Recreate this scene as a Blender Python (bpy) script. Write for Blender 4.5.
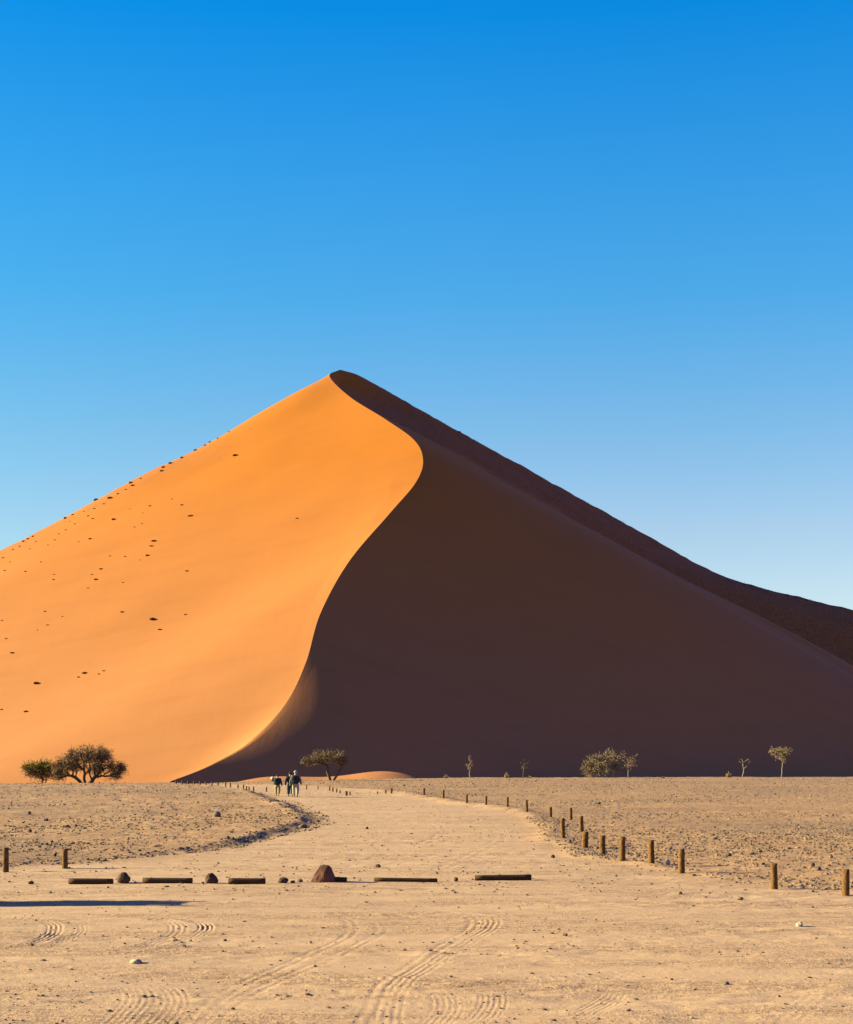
import bpy, math, random
import numpy as np
from mathutils import Vector, Matrix
from mathutils.bvhtree import BVHTree

random.seed(7)
RNG = np.random.default_rng(11)
for o in list(bpy.data.objects):
    bpy.data.objects.remove(o)
SC = bpy.context.scene
COL = SC.collection

# ------------------------------------------------------------------ camera
F, CX, H0, CH = 1500.0, 426.5, 762.0, 2.3      # focal (px), centre column, eye-level row, camera height (m)
cam_d = bpy.data.cameras.new('camera')
cam = bpy.data.objects.new('camera', cam_d)
COL.objects.link(cam)
cam.location = (0, 0, CH)
cam.rotation_euler = (math.radians(90), 0, 0)
cam_d.sensor_fit = 'HORIZONTAL'
cam_d.sensor_width = 36
cam_d.lens = 36 * F / 853
cam_d.shift_y = (H0 - 512) / 853
cam_d.clip_end = 20000
SC.camera = cam

# ------------------------------------------------------------------ light
SUN_EL, SUN_AZ = 18.5, 5.0       # degrees; azimuth 0 = straight from the left (-X), positive = from in front of the lens
w = bpy.data.worlds.new('World')
SC.world = w
w.use_nodes = True
nt = w.node_tree
nt.nodes.clear()
n_out = nt.nodes.new('ShaderNodeOutputWorld')
n_bg = nt.nodes.new('ShaderNodeBackground')
n_sky = nt.nodes.new('ShaderNodeTexSky')
n_sky.sky_type = 'NISHITA'
n_sky.sun_disc = False
n_sky.sun_elevation = math.radians(SUN_EL)
n_sky.sun_rotation = math.radians(-90 + SUN_AZ)
n_sky.altitude = 600
n_sky.air_density = 1.0
n_sky.dust_density = 0.3
n_sky.ozone_density = 2.5
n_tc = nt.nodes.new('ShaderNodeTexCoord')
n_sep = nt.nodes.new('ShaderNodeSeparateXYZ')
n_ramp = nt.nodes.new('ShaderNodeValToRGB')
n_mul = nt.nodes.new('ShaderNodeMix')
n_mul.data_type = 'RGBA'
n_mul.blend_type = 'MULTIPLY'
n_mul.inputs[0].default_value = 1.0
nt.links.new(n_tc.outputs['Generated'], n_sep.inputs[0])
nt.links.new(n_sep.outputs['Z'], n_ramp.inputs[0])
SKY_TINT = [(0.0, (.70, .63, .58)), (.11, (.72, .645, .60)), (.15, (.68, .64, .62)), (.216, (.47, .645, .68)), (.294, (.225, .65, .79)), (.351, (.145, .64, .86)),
            (.448, (.012, .58, .95)), (.56, (.14, .38, .78)), (1.0, (.42, .28, .62))]  # topmost stops lie out of view, tinted to colour the dune's shaded face
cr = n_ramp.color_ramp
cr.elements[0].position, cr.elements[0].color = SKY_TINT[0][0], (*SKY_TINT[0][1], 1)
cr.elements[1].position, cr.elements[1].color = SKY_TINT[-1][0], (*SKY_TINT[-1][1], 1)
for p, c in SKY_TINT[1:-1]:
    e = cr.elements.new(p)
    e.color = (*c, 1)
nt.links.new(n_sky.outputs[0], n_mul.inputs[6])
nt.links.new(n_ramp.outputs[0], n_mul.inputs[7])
# violet tint added to unseen sky opposite the sun, colours the dune's shade; a touch less blue on the sun side
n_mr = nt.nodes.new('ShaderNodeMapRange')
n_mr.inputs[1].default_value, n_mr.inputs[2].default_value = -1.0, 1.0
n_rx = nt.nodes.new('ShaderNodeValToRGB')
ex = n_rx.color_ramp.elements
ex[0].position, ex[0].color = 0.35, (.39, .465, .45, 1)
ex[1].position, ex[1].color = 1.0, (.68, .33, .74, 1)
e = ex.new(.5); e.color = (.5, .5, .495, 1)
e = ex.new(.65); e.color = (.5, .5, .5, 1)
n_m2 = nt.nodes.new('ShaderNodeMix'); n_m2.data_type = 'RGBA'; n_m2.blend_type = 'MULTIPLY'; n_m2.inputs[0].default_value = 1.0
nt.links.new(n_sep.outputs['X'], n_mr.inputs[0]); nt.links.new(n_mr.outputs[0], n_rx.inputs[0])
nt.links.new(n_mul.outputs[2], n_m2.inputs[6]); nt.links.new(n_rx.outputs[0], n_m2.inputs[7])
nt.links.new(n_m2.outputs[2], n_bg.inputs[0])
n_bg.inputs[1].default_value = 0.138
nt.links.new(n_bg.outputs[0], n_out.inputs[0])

sun_d = bpy.data.lights.new('sun', 'SUN')
sun_d.energy = 5.0
sun_d.angle = math.radians(0.5)
sun_d.color = (1.0, 0.91, 0.47)
sun = bpy.data.objects.new('sun', sun_d)
COL.objects.link(sun)
ce, se = math.cos(math.radians(SUN_EL)), math.sin(math.radians(SUN_EL))
ca, sa = math.cos(math.radians(SUN_AZ)), math.sin(math.radians(SUN_AZ))
SUN_DIR = Vector((-ce * ca, ce * sa, se))          # towards the sun
sun.rotation_euler = SUN_DIR.to_track_quat('Z', 'Y').to_euler()

SC.view_settings.view_transform = 'Standard'
SC.view_settings.look = 'None'
SC.view_settings.gamma = 1
SC.view_settings.use_curve_mapping = False
SC.view_settings.exposure = 2.1

# ------------------------------------------------------------------ helpers
def PX(px, py, Y):                       # point seen at (px,py) from the car park, at distance Y
    return np.array([(px - CX) * Y / F, Y, CH + (H0 - py) * Y / F])

def tag(o, label=None, cat=None, group=None, kind=None):
    if label: o['label'] = label
    if cat: o['category'] = cat
    if group: o['group'] = group
    if kind: o['kind'] = kind
    return o

def mesh_np(name, verts, faces, mat, parent=None, smooth=False, attrs=None):
    verts = np.asarray(verts, dtype=np.float32)
    me = bpy.data.meshes.new(name)
    if isinstance(faces, np.ndarray):
        nf, k = faces.shape
        me.vertices.add(len(verts)); me.vertices.foreach_set('co', verts.ravel())
        me.loops.add(nf * k); me.loops.foreach_set('vertex_index', faces.astype(np.int32).ravel())
        me.polygons.add(nf)
        me.polygons.foreach_set('loop_start', np.arange(0, nf * k, k, dtype=np.int32))
        me.polygons.foreach_set('loop_total', np.full(nf, k, dtype=np.int32))
        me.update(calc_edges=True)
    else:
        me.from_pydata([tuple(v) for v in verts], [], faces)
    me.polygons.foreach_set('use_smooth', np.full(len(me.polygons), smooth, dtype=bool))
    if attrs:
        for k_, a in attrs.items():
            at = me.attributes.new(k_, 'FLOAT', 'POINT')
            at.data.foreach_set('value', np.asarray(a, dtype=np.float32))
    me.materials.append(mat)
    me.update()
    o = bpy.data.objects.new(name, me)
    COL.objects.link(o)
    if parent is not None: o.parent = parent
    return o

def empty(name, loc, rz=0.0):
    o = bpy.data.objects.new(name, None)
    o.empty_display_size = 0.2
    o.location = loc
    o.rotation_euler = (0, 0, rz)
    COL.objects.link(o)
    return o

def _hash(ix, iy, seed):
    n = (ix.astype(np.int64) * 374761393 + iy.astype(np.int64) * 668265263 + seed * 974711) & 0x7fffffff
    n = ((n ^ (n >> 13)) * 1274126177) & 0x7fffffff
    n = (n ^ (n >> 16)) & 0xffff
    return n / 65535.0

def vnoise(x, y, seed=0):
    ix, iy = np.floor(x), np.floor(y)
    fx, fy = x - ix, y - iy
    fx = fx * fx * (3 - 2 * fx); fy = fy * fy * (3 - 2 * fy)
    a = _hash(ix, iy, seed); b = _hash(ix + 1, iy, seed)
    c = _hash(ix, iy + 1, seed); d = _hash(ix + 1, iy + 1, seed)
    return (a + (b - a) * fx) * (1 - fy) + (c + (d - c) * fx) * fy - 0.5

def fbm(x, y, seed=0, octs=4):
    r = 0; a = 1.0
    for k in range(octs):
        r = r + a * vnoise(x * 2 ** k + 17 * k, y * 2 ** k - 9 * k, seed + k)
        a *= 0.5
    return r

def sstep(a, b, x):
    t = np.clip((x - a) / (b - a), 0, 1)
    return t * t * (3 - 2 * t)

# ------------------------------------------------------------------ materials
class NT:
    def __init__(s, name):
        s.m = bpy.data.materials.new(name); s.m.use_nodes = True
        s.t = s.m.node_tree
        s.b = s.t.nodes['Principled BSDF']
        s.b.inputs['Roughness'].default_value = 0.9
        s.b.inputs['Specular IOR Level'].default_value = 0.15
        s.co = s.t.nodes.new('ShaderNodeTexCoord').outputs['Object']
    def link(s, a, b): s.t.links.new(a, b)
    def noise(s, scale, detail=4, rough=0.55, stretch=None, co=None):
        n = s.t.nodes.new('ShaderNodeTexNoise')
        n.inputs['Scale'].default_value = scale
        n.inputs['Detail'].default_value = detail
        n.inputs['Roughness'].default_value = rough
        src = co or s.co
        if stretch:
            mp = s.t.nodes.new('ShaderNodeMapping')
            mp.inputs['Scale'].default_value = stretch[0]
            mp.inputs['Rotation'].default_value = stretch[1]
            s.link(src, mp.inputs[0]); src = mp.outputs[0]
        s.link(src, n.inputs['Vector'])
        return n.outputs['Fac']
    def vor(s, scale, feature='F1', stretch=None):
        n = s.t.nodes.new('ShaderNodeTexVoronoi')
        n.feature = feature
        n.inputs['Scale'].default_value = scale
        src = s.co
        s.link(src, n.inputs['Vector'])
        return n
    def rng(s, v, a, b, c=0.0, d=1.0):
        n = s.t.nodes.new('ShaderNodeMapRange')
        for i, q in enumerate((a, b, c, d)): n.inputs[1 + i].default_value = q
        s.link(v, n.inputs[0]); return n.outputs[0]
    def mix(s, f, a, b, mode='MIX'):
        n = s.t.nodes.new('ShaderNodeMix'); n.data_type = 'RGBA'; n.blend_type = mode
        for i, q in ((0, f), (6, a), (7, b)):
            if isinstance(q, (int, float)): n.inputs[i].default_value = q
            elif isinstance(q, tuple): n.inputs[i].default_value = (*q, 1)
            else: s.link(q, n.inputs[i])
        return n.outputs[2]
    def math(s, op, a, b):
        n = s.t.nodes.new('ShaderNodeMath'); n.operation = op
        for i, q in ((0, a), (1, b)):
            if isinstance(q, (int, float)): n.inputs[i].default_value = q
            else: s.link(q, n.inputs[i])
        return n.outputs[0]
    def attr(s, name):
        n = s.t.nodes.new('ShaderNodeAttribute'); n.attribute_name = name
        return n.outputs['Fac']
    def bump(s, h, dist, strength=1.0, prev=None):
        n = s.t.nodes.new('ShaderNodeBump')
        n.inputs['Strength'].default_value = strength
        n.inputs['Distance'].default_value = dist
        s.link(h, n.inputs['Height'])
        if prev is not None: s.link(prev, n.inputs['Normal'])
        return n.outputs[0]
    def done(s, col, normal=None):
        if isinstance(col, tuple): s.b.inputs['Base Color'].default_value = (*col, 1)
        else: s.link(col, s.b.inputs['Base Color'])
        if normal is not None: s.link(normal, s.b.inputs['Normal'])
        return s.m

def mat_ground():
    s = NT('desert_ground')
    road, grav = s.attr('road'), s.attr('grav')
    big = s.noise(0.35, 5, 0.6)
    med = s.noise(2.2, 5, 0.65)
    fine = s.noise(14, 4, 0.7)
    peb = s.noise(45, 3, 0.7)
    c = s.mix(s.rng(big, .35, .65), (.290, .156, .080), (.350, .196, .108))
    c = s.mix(s.math('MULTIPLY', s.rng(med, .45, .7), .45), c, (.185, .105, .064))
    c = s.mix(s.math('MULTIPLY', s.rng(fine, .5, .75), .5), c, (.115, .078, .058))
    # smoother, paler driven sand
    r = s.mix(s.rng(med, .3, .7), (.325, .200, .128), (.385, .240, .155))
    r = s.mix(s.math('MULTIPLY', s.rng(fine, .52, .75), .35), r, (.23, .138, .084))
    c = s.mix(road, c, r)
    st1 = s.noise(1.0, 5, .7, stretch=((1.1, 6.5, 1), (0, 0, .05)))
    st2 = s.noise(1.0, 4, .7, stretch=((5, 17, 1), (0, 0, -.04)))
    bandn = s.noise(1.0, 5, .6, stretch=((.16, 1.0, 1), (0, 0, .03)))
    band = s.rng(bandn, .44, .58, .12, 1.0)
    stk = s.math('MULTIPLY', s.math('MULTIPLY', s.rng(st1, .38, .56), s.rng(st2, .42, .58)), band)
    c = s.mix(s.math('MULTIPLY', stk, .85), c, (.190, .100, .054))
    spot = s.noise(4.5, 4, .75)
    c = s.mix(s.math('MULTIPLY', s.math('MULTIPLY', grav, s.rng(spot, .52, .62)), .7), c, (.130, .082, .056))
    spot2 = s.noise(9.5, 3, .8)
    c = s.mix(s.math('MULTIPLY', s.math('MULTIPLY', s.rng(spot2, .58, .68), band), .7), c, (.150, .082, .046))
    # grey gravel sheets
    gm = s.math('MULTIPLY', grav, s.rng(fine, .35, .6))
    c = s.mix(s.math('MULTIPLY', gm, .68), c, (.125, .080, .060))
    c = s.mix(s.math('MULTIPLY', s.rng(peb, .60, .70), .5), c, (.085, .058, .045))
    h = s.math('ADD', s.math('MULTIPLY', med, .35), s.math('ADD', s.math('MULTIPLY', fine, .3), s.math('MULTIPLY', peb, .14)))
    hs = s.math('MULTIPLY', s.math('MULTIPLY', h, s.rng(road, 0, 1, 1.25, .85)), s.rng(bandn, .44, .58, .45, 1.15))
    return s.done(c, s.bump(hs, .10, .8))

def mat_dune():
    s = NT('orange_dune_sand')
    rough = s.attr('rough')
    a = s.noise(.02, 4, .5)
    streak = s.noise(.16, 5, .6, stretch=((1, .12, .3), (0, 0, math.radians(-38))))
    c = s.mix(s.rng(a, .3, .7), (.275, .083, .0035), (.292, .088, .005))
    c = s.mix(s.math('MULTIPLY', s.rng(streak, .45, .7), .12), c, (.258, .077, .004))
    low = s.t.nodes.new('ShaderNodeSeparateXYZ'); s.link(s.co, low.inputs[0])
    lowf = s.rng(low.outputs['Z'], 105, 5)
    c = s.mix(s.math('MULTIPLY', lowf, .95), c, (.294, .113, .042))  # paler lower down: haze and reflected light put into the sand colour
    drift = s.noise(.09, 5, .65, stretch=((.16, 1.6, 1.6), (0, math.radians(30), math.radians(8))))
    c = s.mix(s.math('MULTIPLY', s.rng(drift, .48, .68), .13), c, (.17, .055, .010))
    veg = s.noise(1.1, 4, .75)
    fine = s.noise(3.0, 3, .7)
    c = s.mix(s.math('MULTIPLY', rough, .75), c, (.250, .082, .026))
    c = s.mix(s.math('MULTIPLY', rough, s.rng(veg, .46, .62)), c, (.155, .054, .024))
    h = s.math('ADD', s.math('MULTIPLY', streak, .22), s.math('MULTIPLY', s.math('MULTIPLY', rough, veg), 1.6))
    h = s.math('ADD', h, s.math('MULTIPLY', fine, .05))
    return s.done(c, s.bump(h, .8, .35))

def mat_simple(name, c1, c2, scale=6, bump=.0, stretch=None, rough=.9, lo=.35, hi=.65):
    s = NT(name)
    s.b.inputs['Roughness'].default_value = rough
    n = s.noise(scale, 5, .65, stretch=stretch)
    c = s.mix(s.rng(n, lo, hi), c1, c2)
    return s.done(c, s.bump(n, bump, .8) if bump else None)

M_GROUND = mat_ground()
M_DUNE = mat_dune()
M_MOUND = mat_simple('mound_sand', (.28, .105, .035), (.31, .12, .045), .5, .05)
M_POST = mat_simple('weathered_post_wood', (.150, .070, .020), (.045, .021, .009), 9, .01, stretch=((6, 6, .8), (0, 0, 0)))
M_POSTTOP = mat_simple('grey_end_grain', (.20, .14, .08), (.10, .07, .045), 40, .004)
M_LOG = mat_simple('dark_log_wood', (.026, .012, .007), (.070, .034, .017), 9, .012, stretch=((.9, 7, 7), (0, 0, 0)))
M_ROCKD = mat_simple('dark_brown_rock', (.030, .014, .010), (.085, .040, .026), 9, .03)
M_ROCKR = mat_simple('reddish_boulder', (.070, .026, .018), (.13, .052, .036), 5, .03)
M_ROCKW = mat_simple('pale_stone', (.42, .34, .27), (.22, .16, .12), 14, .01)
M_ROCKG = mat_simple('grey_stone', (.15, .11, .09), (.08, .058, .046), 18, .01)
def mat_gravel():
    s = NT('gravel_stones')
    v = s.attr('tone')
    c = s.mix(v, (.070, .046, .036), (.215, .135, .086))
    return s.done(c)
M_GRAVEL = mat_gravel()
M_BARK = mat_simple('dark_acacia_bark', (.055, .036, .026), (.10, .068, .048), 12, .02)
M_BARKP = mat_simple('pale_dry_bark', (.19, .14, .10), (.11, .08, .058), 12, .02)
def mat_leaf(name, a, b):
    s = NT(name)
    n = s.noise(1.6, 3, .7)
    g = s.t.nodes.new('ShaderNodeObjectInfo')
    v = s.attr('tone')
    c = s.mix(v, a, b)
    c = s.mix(s.math('MULTIPLY', s.rng(n, .4, .65), .4), c, tuple(q * .6 for q in a))
    s.b.inputs['Roughness'].default_value = .75
    return s.done(c)
M_LEAF_DARK = mat_leaf('olive_brown_leaf', (.085, .056, .030), (.175, .112, .054))
M_LEAF_GREEN = mat_leaf('yellow_green_leaf', (.12, .105, .014), (.24, .20, .02))
M_LEAF_PALE = mat_leaf('pale_olive_leaf', (.13, .092, .056), (.225, .155, .096))
M_LEAF_TAN = mat_leaf('dusty_tan_leaf', (.125, .078, .044), (.21, .130, .070))
M_DRY = mat_leaf('dry_straw', (.23, .14, .075), (.32, .21, .115))
M_DSHRUB = mat_leaf('dune_shrub_leaf', (.11, .046, .010), (.20, .088, .018))

# ------------------------------------------------------------------ the dune
DFLOOR = -3.5
CREST = [(172, 781, 288), (212, 764, 298), (252, 740, 312), (286, 703, 330), (306, 662, 348), (321, 612, 372),
         (350, 560, 400), (390, 513, 430), (416, 482, 452), (423, 460, 470), (414, 440, 490), (385, 419, 520),
         (350, 397, 560), (329.6, 376.4, 597), (340, 369.6, 614)]
CP = np.array([PX(*c) for c in CREST])
NK = 25                                   # control columns per side
TT = np.linspace(0, 1, NK)

def resample(pts, n):
    pts = np.asarray(pts, float)
    d = np.r_[0, np.cumsum(np.linalg.norm(np.diff(pts, axis=0), axis=1))]
    return lambda t: np.stack([np.interp(t * d[-1], d, pts[:, k]) for k in range(3)], 1)

def side_left(i):
    f = (i / 14) ** 1.0
    if i < 13:
        ang = math.radians(232 - 16 * f)
        slope = .61 - .03 * f
        C = CP[i]
        zc = C[2] - DFLOOR
        L = zc / slope * 1.12
        d = TT * L
        z = DFLOOR + zc * np.clip(1 - TT, 0, 1) ** 1.12
        return np.stack([C[0] + math.cos(ang) * d, C[1] + math.sin(ang) * d, z], 1)
    sil = [(329.6, 376.4), (300, 390), (262, 411), (220, 437), (190, 453), (150, 471), (112, 491), (75, 512), (40, 531), (0, 551), (-60, 581),
           (-150, 624), (-300, 690), (-500, 745), (-640, 772)]
    pts = [CP[13]]
    x0, y0 = CP[13][0], CP[13][1]
    for px, py in sil[1:]:
        k = (px - CX) / F
        d = (x0 - y0 * k) / (.81 - .59 * k)
        pts.append(PX(px, py, y0 - .59 * d))
    pts = np.array(pts); pts[-1, 2] = DFLOOR
    out = resample(pts, NK)(TT)
    if i == 14:                                            # falls away behind the sunlit skyline
        out[:, 1] += 16 + 6 * TT
        out[:, 2] -= np.minimum(9, 9 * (out[:, 2] - DFLOOR) / 60)
        out[0] = CP[14]
        out[1] = .45 * CP[14] + .55 * out[1] + np.array([0, 4, -1.5])
    return out

def side_right(i):
    C = CP[i]
    if i <= 11:
        f = i / 11
        ang = math.radians(-17 + 4 * f)
        slope = .57
        w_, q = 9.0, .62 * max(0, 1 - abs(i - 2.6) / 3.2)
        dd = np.linspace(0, 600, 3000)
        drop = slope * (dd - w_ * (1 - np.exp(-dd / w_)) * q)
        zc = C[2] - DFLOOR
        L = np.interp(zc, drop, dd) * 1.10
        d = TT ** 1.3 * L
        dr = np.interp(d, dd, drop)
        tot = np.interp(L, dd, drop)
        z = C[2] - dr
        # concave apron at the foot
        z = np.where(dr > zc * .8, DFLOOR + zc * .2 * np.clip((tot - dr) / (tot - zc * .8), 0, 1) ** 1.5 * 1.0, z)
        return np.stack([C[0] + math.cos(ang) * d, C[1] + math.sin(ang) * d, z], 1)
    V = [(350, 397, 560), (405, 424, 566), (480, 466, 566), (559, 511, 562), (589, 532, 560), (660, 572, 556), (714, 601, 552), (800, 646, 545),
         (853, 673, 540), (950, 720, 530), (1080, 770, 515)]
    R = [(340, 369.6, 614), (347, 370.8, 616), (362, 376.5, 616), (400, 398.5, 613), (450, 426.5, 608), (520, 465, 602),
         (600, 509.5, 598), (660, 542.5, 595), (715, 573.5, 592), (735, 581, 591), (760, 587.5, 590), (800, 597, 588), (853, 610, 586), (950, 636, 578), (1100, 680, 560),
         (1300, 735, 540), (1450, 770, 530)]
    tt = TT ** 1.25
    def g(c):
        p = np.array([PX(*a) for a in c]); p[-1, 2] = DFLOOR
        return resample(p, NK)(tt)
    if i == 12: return g(V)
    if i == 14: return g(R)
    r = .5 * (g(V) + g(R))
    r += np.outer((1 - TT) ** 5, CP[13] - r[0])
    return r

Lc = np.array([side_left(i) for i in range(15)])        # rows x cols x 3
Rc = np.array([side_right(i) for i in range(15)])

def crom(A, s):                                           # Catmull-Rom along axis 0
    n = len(A)
    i = np.clip(np.floor(s).astype(int), 0, n - 2)
    t = (s - i)[:, None, None]
    p1, p2 = A[i], A[i + 1]
    p0 = np.where((i > 0)[:, None, None], A[np.maximum(i - 1, 0)], 2 * A[0] - A[1])
    p3 = np.where((i < n - 2)[:, None, None], A[np.minimum(i + 2, n - 1)], 2 * A[-1] - A[-2])
    return .5 * (2 * p1 + (p2 - p0) * t + (2 * p0 - 5 * p1 + 4 * p2 - p3) * t ** 2 + (3 * p1 - p0 - 3 * p2 + p3) * t ** 3)

NS, NU = 420, 200
ss = np.linspace(0, 14, NS)
def dens(A):
    B = crom(A, ss)                                       # NS x NK x 3
    B = np.swapaxes(B, 0, 1)
    C = crom(B, np.linspace(0, NK - 1, NU))
    return np.swapaxes(C, 0, 1)
GL, GR = dens(Lc), dens(Rc)
# back of the dune: rows behind the skyline
def back(G):
    top = G[-1]
    rows = []
    for k in range(1, 26):
        q = k / 25
        r = top.copy()
        h = top[:, 2] - DFLOOR
        r[:, 1] += q * h / .5 + q * 6
        r[:, 2] = DFLOOR + h * (1 - q) ** 1.05
        rows.append(r)
    return np.concatenate([G, np.array(rows)], 0)
GL, GR = back(GL), back(GR)
G = np.concatenate([GL[:, ::-1], GR[:, 1:]], 1)
nr, nc = G.shape[:2]
rowi = np.repeat(np.arange(nr)[:, None], nc, 1) / (NS - 1) * 14
coli = np.repeat((np.arange(nc) - (NU - 1))[None, :], nr, 0) / (NU - 1)
# undulation: long wind waves and, beyond the upper line on the shaded side, a lumpy vegetated slope
X, Yy, Z = G[..., 0], G[..., 1], G[..., 2]
away = np.clip(np.abs(coli) * 14, 0, 1) * np.clip(np.abs(13.0 - np.minimum(rowi, 14)) * 2, 0, 1) * np.clip((14.0 - np.minimum(rowi, 14)) * 2, 0, 1)
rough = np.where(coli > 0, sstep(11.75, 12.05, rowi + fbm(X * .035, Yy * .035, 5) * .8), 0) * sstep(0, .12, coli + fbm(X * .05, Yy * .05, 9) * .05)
edge_l = np.where(coli < 0, sstep(12.0, 13, rowi + fbm(X * .04, Yy * .04, 21) * .7) * sstep(-.12, -.22, coli), 0) * .55
rough = np.clip(rough + edge_l, 0, 1)
rightlow = np.where(coli > 0, sstep(.35, .8, coli) * sstep(8.5, 11.5, rowi), 0)
Z += away * (fbm(X / 55 + 3, Yy / 55, 31, 3) * .9)
Z += away * rightlow * (fbm((X * .97 - Yy * .24) / 70, (X * .24 + Yy * .97) / 11, 77, 3) * 3.2)
# steep little slip added beyond the crest, to shade the slope under the summit
CXY = G[:, NU - 1:NU, :2]
dcr = np.hypot(X - CXY[..., 0], Yy - CXY[..., 1])
wrow = sstep(11.4, 12.4, rowi) * (1 - sstep(13.3, 13.9, rowi))
Z -= np.where((coli > 0), wrow * 2.6 * sstep(0, 4, dcr) * (1 - sstep(14, 60, dcr)), 0)
Z += rough * (fbm(X / 5, Yy / 5, 41, 3) * .45 + fbm(X / 1.7, Yy / 1.7, 43, 2) * .35)
G[..., 2] = Z
idx = np.arange(nr * nc).reshape(nr, nc)
fc = np.stack([idx[:-1, :-1], idx[:-1, 1:], idx[1:, 1:], idx[1:, :-1]], -1).reshape(-1, 4)
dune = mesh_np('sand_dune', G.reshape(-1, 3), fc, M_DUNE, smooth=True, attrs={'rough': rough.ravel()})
tag(dune, kind='structure')
# crest line stays crisp
ci = NU - 1
ed = dune.data.edges
ev = np.empty(len(ed) * 2, dtype=np.int32); ed.foreach_get('vertices', ev); ev = ev.reshape(-1, 2)
on = (ev % nc == ci).all(1) & (ev[:, 0] // nc < NS)
at = dune.data.attributes.new('sharp_edge', 'BOOLEAN', 'EDGE')
at.data.foreach_set('value', on)
BVH = BVHTree.FromPolygons([tuple(v) for v in G.reshape(-1, 3)], [tuple(int(q) for q in f) for f in fc])
def on_dune(px, py):
    d = Vector(((px - CX) / F, 1, (H0 - py) / F)).normalized()
    for k in range(14):
        dd = Vector(((px - CX) / F, 1, (H0 - py - k * .8) / F)).normalized()
        hit = BVH.ray_cast(Vector((0, 0, CH)), dd)
        if hit[0] is not None and k == 0: return hit[0]
        break
    for k in range(1, 20):
        dd = Vector(((px - CX) / F, 1, (H0 - py - k * .7) / F)).normalized()
        hit = BVH.ray_cast(Vector((0, 0, CH)), dd)
        if hit[0] is not None: return hit[0]
    return None

# ------------------------------------------------------------------ the plain
def gx(py): return CH * F / (py - H0)
LE = np.array([(776, 150), (783, 180), (787, 208), (790, 235), (793, 255), (797, 270), (803, 287), (812, 305), (819, 318), (824, 319), (830, 300), (838, 262),
               (846, 225), (853, 180), (862, 80), (870, -80), (880, -600)], float)
RE = np.array([(776, 250), (783, 262), (786, 320), (790, 372), (793, 400), (797, 420), (803, 462), (808, 498), (815, 532), (825, 546), (838, 550), (850, 566),
               (858, 596), (866, 645), (874, 700), (882, 760), (889, 840), (895, 1000), (901, 1700)], float)

def masks(x, y):
    ys = np.maximum(y, 9.0)
    px = CX + x * F / ys
    py = H0 + CH * F / ys
    le = np.interp(py, LE[:, 0], LE[:, 1]); re = np.interp(py, RE[:, 0], RE[:, 1])
    wob = fbm(x * .35, y * .22, 3, 3) * .9
    dl = (px - le) * ys / F + wob * .5           # metres inside the left edge
    dr = (re - px) * ys / F + wob * .5
    sc = np.clip(ys / 60, .5, 2.0)
    sl = 1 + 5 * sstep(840, 862, py); sr = 1 + 1.0 * sstep(806, 820, py) + 2.5 * sstep(856, 885, py)
    ml = sstep(-.5 * sl, .7 * sl, dl / sc); mr = sstep(-.5 * sr, .9 * sr, dr / sc)
    far = sstep(782, 785, py)
    return px, py, dl, dr, ml * mr * np.where(py < 870, far, 1), sc

def ybreak(px):
    return np.interp(px, [-200, 0, 170, 300, 450, 640, 853, 1100], [158, 160, 166, 200, 232, 240, 246, 250])

TRACKS = []   # (polyline in world xy, half width, strength, n grooves)
def track(pts, hw=.13, st=1.0, ng=3, pair=0):
    P = np.array([((px - CX) * gx(py) / F, gx(py)) for px, py in pts])
    t = np.linspace(0, len(P) - 1, 40)
    Q = crom(np.c_[P, np.zeros(len(P))][:, None, :], t)[:, 0, :2]
    TRACKS.append((Q, hw, st, ng))
track([(-60, 962), (10, 948), (44, 938), (55, 928), (46, 921), (15, 918), (-40, 917)], .10, 3.0)
track([(30, 952), (62, 940), (80, 932), (79, 925), (60, 920), (20, 917)], .09, 2.4)
track([(60, 962), (130, 948), (168, 936), (178, 928), (168, 921), (120, 916), (60, 913)], .12, 2.5)
track([(110, 962), (175, 944), (200, 932), (206, 926), (198, 921), (160, 916)], .10, 3.0)
track([(100, 1040), (126, 1016), (138, 1000), (134, 988), (118, 980)], .16, 1.2, 5)
track([(140, 1040), (164, 1016), (173, 1000), (166, 988), (146, 979)], .16, 1.2, 5)
track([(176, 1040), (205, 1008), (236, 984), (300, 956), (345, 936), (352, 926), (346, 918), (320, 912)], .12, .9, 2)
track([(196, 1040), (228, 1006), (262, 984), (330, 956), (372, 936), (382, 926), (374, 918)], .12, .7, 2)
track([(350, 1040), (372, 1006), (384, 982), (420, 958), (460, 934), (474, 922), (468, 914), (448, 908)], .12, 1.0, 2)
track([(388, 1040), (390, 1006), (402, 980), (440, 956), (474, 936), (492, 922), (486, 914)], .12, 1.2, 3)
track([(-30, 976), (150, 975), (400, 976.5), (650, 974), (900, 972)], .10, 1.4, 3)
track([(-30, 971), (150, 971), (400, 972), (650, 970), (900, 968)], .10, .7, 3)
track([(420, 1040), (446, 1010), (446, 994), (430, 982)], .15, .7, 5)
track([(470, 1030), (490, 1006), (492, 992), (482, 984)], .14, 1.1, 5)
track([(560, 1026), (604, 1000), (618, 988), (612, 980)], .14, 1.1, 5)
track([(660, 1000), (676, 988), (672, 979)], .12, .9)
track([(770, 1030), (806, 1002), (816, 988), (808, 980)], .18, .7, 4)
track([(-40, 1003), (200, 1006), (430, 1001), (640, 1012), (900, 1008)], .14, .7, 3)
track([(-40, 990), (200, 984), (430, 990), (640, 985), (900, 990)], .14, .6, 3)
track([(230, 958), (560, 944), (900, 940)], .12, .6, 3)
track([(330, 926), (600, 930), (900, 922)], .12, .6, 3)
track([(-40, 930), (200, 948), (430, 936), (640, 938), (900, 946)], .12, .5, 3)
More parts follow.
